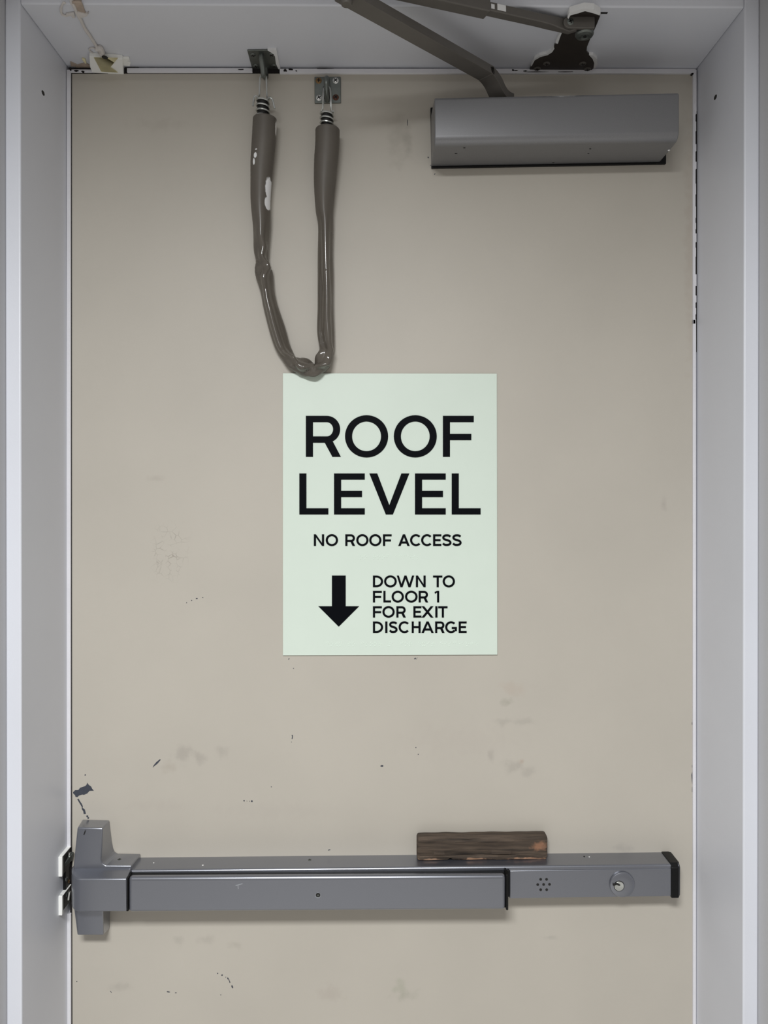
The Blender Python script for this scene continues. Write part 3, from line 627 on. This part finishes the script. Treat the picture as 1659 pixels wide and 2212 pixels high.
# ------------------------------------------------------------------ eye plates
def stapl(bm, pts, r): tube(bm, [Vector(p) for p in catmull([tuple(q) for q in pts], 6)], r, 10)
e1 = PZ(569,132,zS)
eye1 = thing('eye_plate', Vector((e1.x,e1.y,zS)), 'small dark metal eye plate screwed to underside of the door head', 'eye plate', 'eye plates of the hanging sleeve')
zp = zS-0.0022
bm = bmesh.new(); cor = [PZ(u,v,zp) for u,v in [(534,109.5),(596,108.5),(604,152),(545,152)]]
hexa(bm, cor+[Vector((p.x,p.y,zS)) for p in cor]); link('plate', bm, M_plate, eye1, bevel=0.0008)
for u,v in [(546.6,118.8),(586.5,118),(553,142.5),(592,142.5)]:
    screw(PZ(u,v,zp-.0003), (0,0,-1), 0.0042, M_plate, eye1, rot=random.random())
cen = PZ(568,125,zp); yb_ = PZ(569,147,zp).y; yf_ = PZ(566,117,zp).y
zlow = ZC + (1044-168)*(D-0.021)/F
EX = cen.x
bm = bmesh.new(); stapl(bm, [(EX-.001,yf_,zp+.001),(EX-.001,yf_-.001,zp-.006),(EX,yf_+.006,zlow+.006),(EX,yf_+.013,zlow),(EX,yf_+.022,zlow+.002),(EX,yb_+.002,zlow+.010),(EX,yb_+.002,zp+.001)], 0.0036); link('eye', bm, M_plate, eye1)
flake([(578,109),(597,107.5),(606,152),(602,151),(596,138),(594,122),(588,115)], eye1, M_white, 0.0030)
ec = P(707.5,222,0)
eye2 = thing('eye_plate', ec, 'square zinc eye plate with mismatched screws on the door face', 'eye plate', 'eye plates of the hanging sleeve')
bm = bmesh.new(); prism(bm, [(679.2,166),(736,165.4),(736.4,222),(679.6,223)], -0.0022, 0.0); link('plate', bm, M_plate, eye2, bevel=0.0007)
for (u,v,m_,lb) in [(688.3,174,M_brass,'brassy screw'),(725,174,M_silver,'bright steel screw'),(689.3,211.3,M_silver,'bright steel screw'),(725.4,210.3,M_rust,'rusty brown screw')]:
    screw(P(u,v,-.0024), (0,-1,0), 0.0045, m_, eye2, rot=random.random()*1.5, label=lb)
cx_ = P(706,190,-.01).x; z1_, z2_ = P(706,166,-.012).z, P(706,214,-.006).z
bm = bmesh.new(); stapl(bm, [(cx_,0.0,z1_-.004),(cx_,-.008,z1_),(cx_,-.018,z1_-.006),(cx_,-.020,z1_-.014),(cx_,-.014,z2_+.006),(cx_,-.006,z2_),(cx_,0,z2_+.001)], 0.0034); link('eye', bm, M_plate, eye2)
bm = bmesh.new(); prism(bm, [(698,187),(713,187),(713,214),(698,214)], -.0026, -.001); link('eye_slot', bm, M_slot, eye2)
# ------------------------------------------------------------------ sleeved spring chain hanging between the eyes
YTL, YTR = -0.021, -0.021
hang = thing('door_limiter_chain', P(662,817,-0.02), 'grey vinyl sleeved spring chain hanging in a loop over the sign', 'door chain')
kn = [(572.3,256,51.5,0),(571,285,51.5,0),(569,314,51,0),(566,350,49,0),(564,382,46,.1),(562,432,42.5,.25),(563.5,483,38,.5),(562.5,534,32.5,.7),(564.5,559,28.5,1),(566.5,575,35,1),(569,592,38,1),(575,624,31,1),(582,658,32,1),(597,709,36,1),(607,742,34,1),(617,762,30,1),(628,778,27,1),(640,785,33,1),(655,790,40,1),(668,797,34,1),(678,802,22,1),(687,795,26,1),(697,779,38,1),(704,760,31,1),(705,744,33,1),(702.5,712,37,1),(702,658,34.5,1),(702,590,34.5,1),(701.5,540,33,.9),(702.5,483,33,.7),(700,449,38,.4),(701,399,46,.15),(704,348,51,0),(707,310,52,0),(707.5,279,52.5,0)]
pts = catmull([tuple(k)+(1.0,) for k in kn], 18)
N = len(pts); rings = []; NR = 40
cw = [P(u,v,-0.021) for u,v,_,_,_ in pts]
s_acc = [0.0]
for i in range(1,N): s_acc.append(s_acc[-1]+(cw[i]-cw[i-1]).length)
TOT = s_acc[-1]
def kidx(j): return s_acc[min(int(j*18),N-1)]
kinks = [(kidx(9),0.6),(kidx(16),0.7),(kidx(20),1.0),(kidx(22.6),-0.7),(kidx(6.5) if False else kidx(7),0.3)]
for i in range(N):
    u,v,w,fl,_ = pts[i]; fl = max(0,min(1,fl))
    c = cw[i].copy()
    t = (cw[min(i+1,N-1)]-cw[max(i-1,0)]).normalized()
    Nn = t.cross(Vector((0,1,0))).normalized()
    half = w*S(-0.021)/2
    dep = (half*(1-fl) + 0.0125*fl)
    s = s_acc[i]
    phi = -math.pi/2 - 0.10 + 0.16*math.sin(s*11)
    squ = 1.0
    for sk, am in kinks:
        g = math.exp(-((s-sk)/0.010)**2); squ *= 1-0.30*g*abs(am); phi += am*g
    dep *= squ
    r = []
    for k in range(NR):
        a = 2*math.pi*k/NR
        tri = 1 + fl*(0.13*math.cos(3*(a-phi)) + 0.15*(1-2*abs(math.sin(1.5*(a-phi)))))
        nz_ = fl*0.08*mn.noise(Vector((math.cos(a)*1.2, math.sin(a)*1.2, s*30)))
        r.append([(tri+nz_)*math.cos(a), (tri+nz_)*math.sin(a)])
    mx_, mi_ = max(q[0] for q in r), min(q[0] for q in r)
    my_, mn_ = max(q[1] for q in r), min(q[1] for q in r)
    endd = min(s, TOT-s)
    rib = 1 + (1-fl)*0.0022*math.sin(2*math.pi*s/0.0062)
    if endd < 0.002: rib *= 0.94 + 0.06*math.sqrt(endd/0.002)
    yc = -0.003 - dep if fl > .5 else -0.021
    yc = (-0.021)*(1-fl) + (-0.0045-dep)*fl
    ring_ = []
    for x,y in r:
        x = ((x-mi_)/(mx_-mi_)*2-1)*half*rib; y = ((y-mn_)/(my_-mn_)*2-1)*dep*rib
        ring_.append(Vector((c.x,0,c.z)) + Nn*x + Vector((0,yc+y,0)))
    rings.append(ring_)
bm = bmesh.new(); loft(bm, rings); hose = link('vinyl_sleeve', bm, M_vinyl, hang, angle=60)
hr = P(662,817,-0.02)
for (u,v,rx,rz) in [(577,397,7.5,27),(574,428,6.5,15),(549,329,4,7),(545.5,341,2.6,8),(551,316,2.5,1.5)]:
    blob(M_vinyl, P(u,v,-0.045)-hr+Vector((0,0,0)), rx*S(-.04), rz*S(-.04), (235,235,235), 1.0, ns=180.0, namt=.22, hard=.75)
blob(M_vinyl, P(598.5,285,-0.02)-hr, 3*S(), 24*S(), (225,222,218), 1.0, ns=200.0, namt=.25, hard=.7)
nt = M_vinyl.node_tree; tcv = nt.nodes.new('ShaderNodeTexCoord'); sv_ = nt.nodes.new('ShaderNodeSeparateXYZ'); nt.links.new(tcv.outputs['Object'], sv_.inputs[0])
rv = nt.nodes.new('ShaderNodeMapRange'); rv.interpolation_type = 'SMOOTHSTEP'; rv.inputs['From Min'].default_value = (P(700,560,0)-hr).z; rv.inputs['From Max'].default_value = (P(700,420,0)-hr).z
rv.inputs['To Min'].default_value = 0.16; rv.inputs['To Max'].default_value = 0.55
nt.links.new(sv_.outputs['Z'], rv.inputs['Value']); nt.links.new(rv.outputs[0], nt.nodes['Principled BSDF'].inputs['Roughness'])
# springs, each with an added black cylinder painting the shade between its coils
def coil(u, v0, v1, r, y, n):
    c0, c1 = P(u,v0,y), P(u,v1,y); bm = bmesh.new()
    K = int(n*18); tube(bm, [c0+(c1-c0)*(k/K)+Vector((r*math.cos(k/18*2*math.pi), r*math.sin(k/18*2*math.pi), 0)) for k in range(K+1)], 0.00135, 8)
    return link('spring', bm, M_steel, hang)
coil(567.5, 211, 268, 13.6*S(), -0.021, 5.2); coil(706, 240, 292, 13.6*S(), -0.021, 5.2)
for u,v0,v1 in ((567.5,214,262),(706,244,284)):
    bm = bmesh.new(); tube(bm, [P(u,v0+4,-0.021), P(u,v1,-0.021)], 11.5*S(), 14); link('spring_gap_shade', bm, M_slot, hang)
def hook(pix, y, ys=None):
    pts_ = [P(u,v,(ys[i] if ys else y)) for i,(u,v) in enumerate(pix)]
    bm = bmesh.new(); tube(bm, [Vector(q) for q in catmull([tuple(p) for p in pts_], 6)], 0.0014, 8); link('wire_hook', bm, M_steel, hang)
hook([(546.5,229),(547.5,218),(549.5,209),(554,207.5),(558.5,211),(560.3,205),(561,185),(562.5,167),(568.5,161.5),(574.5,167),(575.8,185),(576.5,205),(578,213),(583,211),(588,215),(591,225),(593.5,235)], -0.021,
     [-.03,-.03,-.03,-.03,-.026,-.021,-.021,-.0215,-.0215,-.0215,-.021,-.021,-.026,-.03,-.03,-.03,-.03])
hook([(693,246),(695,240),(697.5,230),(698,210),(700,192),(706,186.5),(712.5,192),(714.5,210),(715,230),(717,242)], -0.021, [-.021,-.022,-.024,-.024,-.0165,-.0145,-.0165,-.024,-.024,-.021])
# ------------------------------------------------------------------ old door contact, tape and cable at the left of the head
kc = 1659/200
qc = lambda x,y: (100+x/kc, y/kc)
dc = thing('door_sensor', PZ(228,140,zS), 'broken white door sensor wrapped in yellowed tape on the head', 'sensor')
def slab(pix, z0, z1, name, m, bevel=0.0006):
    bm = bmesh.new(); lo = [PZ(*qc(*p), z0) for p in pix]; a_ = [bm.verts.new(p) for p in lo]; b_ = [bm.verts.new((p.x,p.y,z1)) for p in lo]
    bm.faces.new(a_); bm.faces.new(b_[::-1])
    for i in range(len(a_)): bm.faces.new((a_[i],b_[i],b_[(i+1)%len(a_)],a_[(i+1)%len(a_)]))
    return link(name, bm, m, dc, bevel=bevel, seg=2)
# wedge body: sloping underside, upright front at the gasket
zfr = ZC + (1044-156)*(D-0.004)/F; 
def V3(x,y,z): return PZ(*qc(x,y), z)
zlo = zS-0.0065
def housing(name, tops, bots, m):
    """tops: points on the soffit-side underside edge; bots: the front lower edge by the door"""
    bm = bmesh.new()
    a = [V3(x,y,zlo) for x,y in tops]; b = [V3(x,y,zlo) for x,y in bots[:2]]; 
    c = [P(*qc(x,y), -0.0045) for x,y in bots[2:]]
    va = [bm.verts.new(p) for p in (a[0],a[1],b[1],b[0])]; vc = [bm.verts.new(p) for p in (c[0],c[1])]
    tp = [bm.verts.new((p.x,p.y,zS)) for p in (a[0],a[1])]; bt_ = [bm.verts.new((p.x,0.004,zS)) for p in (c[0],c[1])]
    bb = [bm.verts.new((p.x,0.004,p.z)) for p in (c[0],c[1])]
    bm.faces.new(va); bm.faces.new((va[3],va[2],vc[1],vc[0])); bm.faces.new((vc[0],vc[1],bb[1],bb[0])); bm.faces.new((tp[0],tp[1],va[1],va[0]))
    bm.faces.new((tp[0],va[0],va[3],vc[0],bb[0],bt_[0])); bm.faces.new((tp[1],bt_[1],bb[1],vc[1],va[2],va[1])); bm.faces.new((tp[0],bt_[0],bt_[1],tp[1])); bm.faces.new((bt_[0],bb[0],bb[1],bt_[1]))
    return link(name, bm, m, dc, bevel=0.0006, seg=2)
housing('housing', [(772,1015),(1365,1060)], [(785,1195),(1372,1215),(812,1280),(1372,1300)], M_lugw)
# tape band across the housing
bm = bmesh.new()
A1, A2 = V3(850,1030,zlo-.0006), V3(1290,1035,zlo-.0006); B1, B2 = V3(935,1190,zlo-.0007), V3(1150,1205,zlo-.0007); C1, C2 = P(*qc(985,1285),-0.0052), P(*qc(1290,1303),-0.0052)
vv = [bm.verts.new(p) for p in (A1,A2,B2,B1,C1,C2)]
bm.faces.new((vv[0],vv[1],vv[2],vv[3])); bm.faces.new((vv[3],vv[2],vv[5],vv[4]))
bmesh.ops.solidify(bm, geom=bm.faces[:], thickness=0.0004)
link('tape', bm, M_tape, dc)
slab([(1200,1040),(1480,1040),(1500,1090),(1440,1095),(1510,1130),(1500,1190),(1390,1180),(1340,1120)], zS-0.003, zS, 'broken_edge', M_lugw)
slab([(640,1060),(700,1080),(720,1150),(690,1140),(650,1090)], zS-0.003, zS, 'broken_edge', M_tape)
slab([(430,1110),(560,1170),(700,1130),(790,1180),(800,1250),(560,1280),(520,1200),(440,1190)], zS-0.0015, zS, 'paint_flake', M_strip, 0.0003)
bm = bmesh.new(); lathe(bm, V3(1050,1025,zlo-.0008), (0,0,-1), [(0.0042,0),(0.0042,0.0004),(0.0001,0.0005)], 10); link('wire_hole', bm, M_slot, dc)
def zrun(pix, r, name, m, z=None):
    z = z or (zS-r*.8); pts_ = [PZ(*qc(*p), z) for p in pix]
    bm = bmesh.new(); tube(bm, [Vector(q) for q in catmull([tuple(p) for p in pts_],5)], r, 8); return link(name, bm, m, dc)
zrun([(1070,1035),(1060,1000),(1030,980),(960,900),(880,800),(780,640),(690,510),(620,360),(560,260),(500,110),(470,60)], 0.0022, 'cable', M_cable)
zrun([(960,930),(1000,960),(965,860),(930,870),(880,860)], 0.0040, 'cable_knot', M_cable)
zrun([(900,900),(860,860),(800,860),(770,880),(790,920),(830,940)], 0.0012, 'wire', M_cable)
zrun([(500,250),(420,265),(350,280),(290,260),(265,210),(270,130),(310,50),(340,60)], 0.0015, 'wire', M_cable)
slab([(455,40),(600,40),(640,60),(690,200),(715,262),(660,285),(560,230),(500,150)], zS-0.0022, zS, 'adhesive_strip', M_strip)
slab([(560,215),(740,265),(760,240),(720,300),(600,330),(560,290)], zS-0.0035, zS, 'paint_lump', M_cable)
slab([(350,265),(500,240),(520,330),(470,330),(440,290),(360,300)], zS-0.003, zS, 'paint_lump', M_cable)
# strip and cable turning up over the front of the head
bm = bmesh.new(); a0 = V3(455,45,zS); a1 = V3(612,45,zS); boxb(bm, a0.x, a1.x, YF-0.0018, YF+0.002, zS-0.0015, zS+FW); link('adhesive_strip', bm, M_strip, dc, bevel=0.0006)
bm = bmesh.new(); a0 = V3(510,45,zS); tube(bm, [(a0.x-.003,YF-.003,zS-.002),(a0.x-.005,YF-.0035,zS+.006),(a0.x-.007,YF-.003,zS+FW)], 0.0025, 8); link('cable', bm, M_cable, dc)
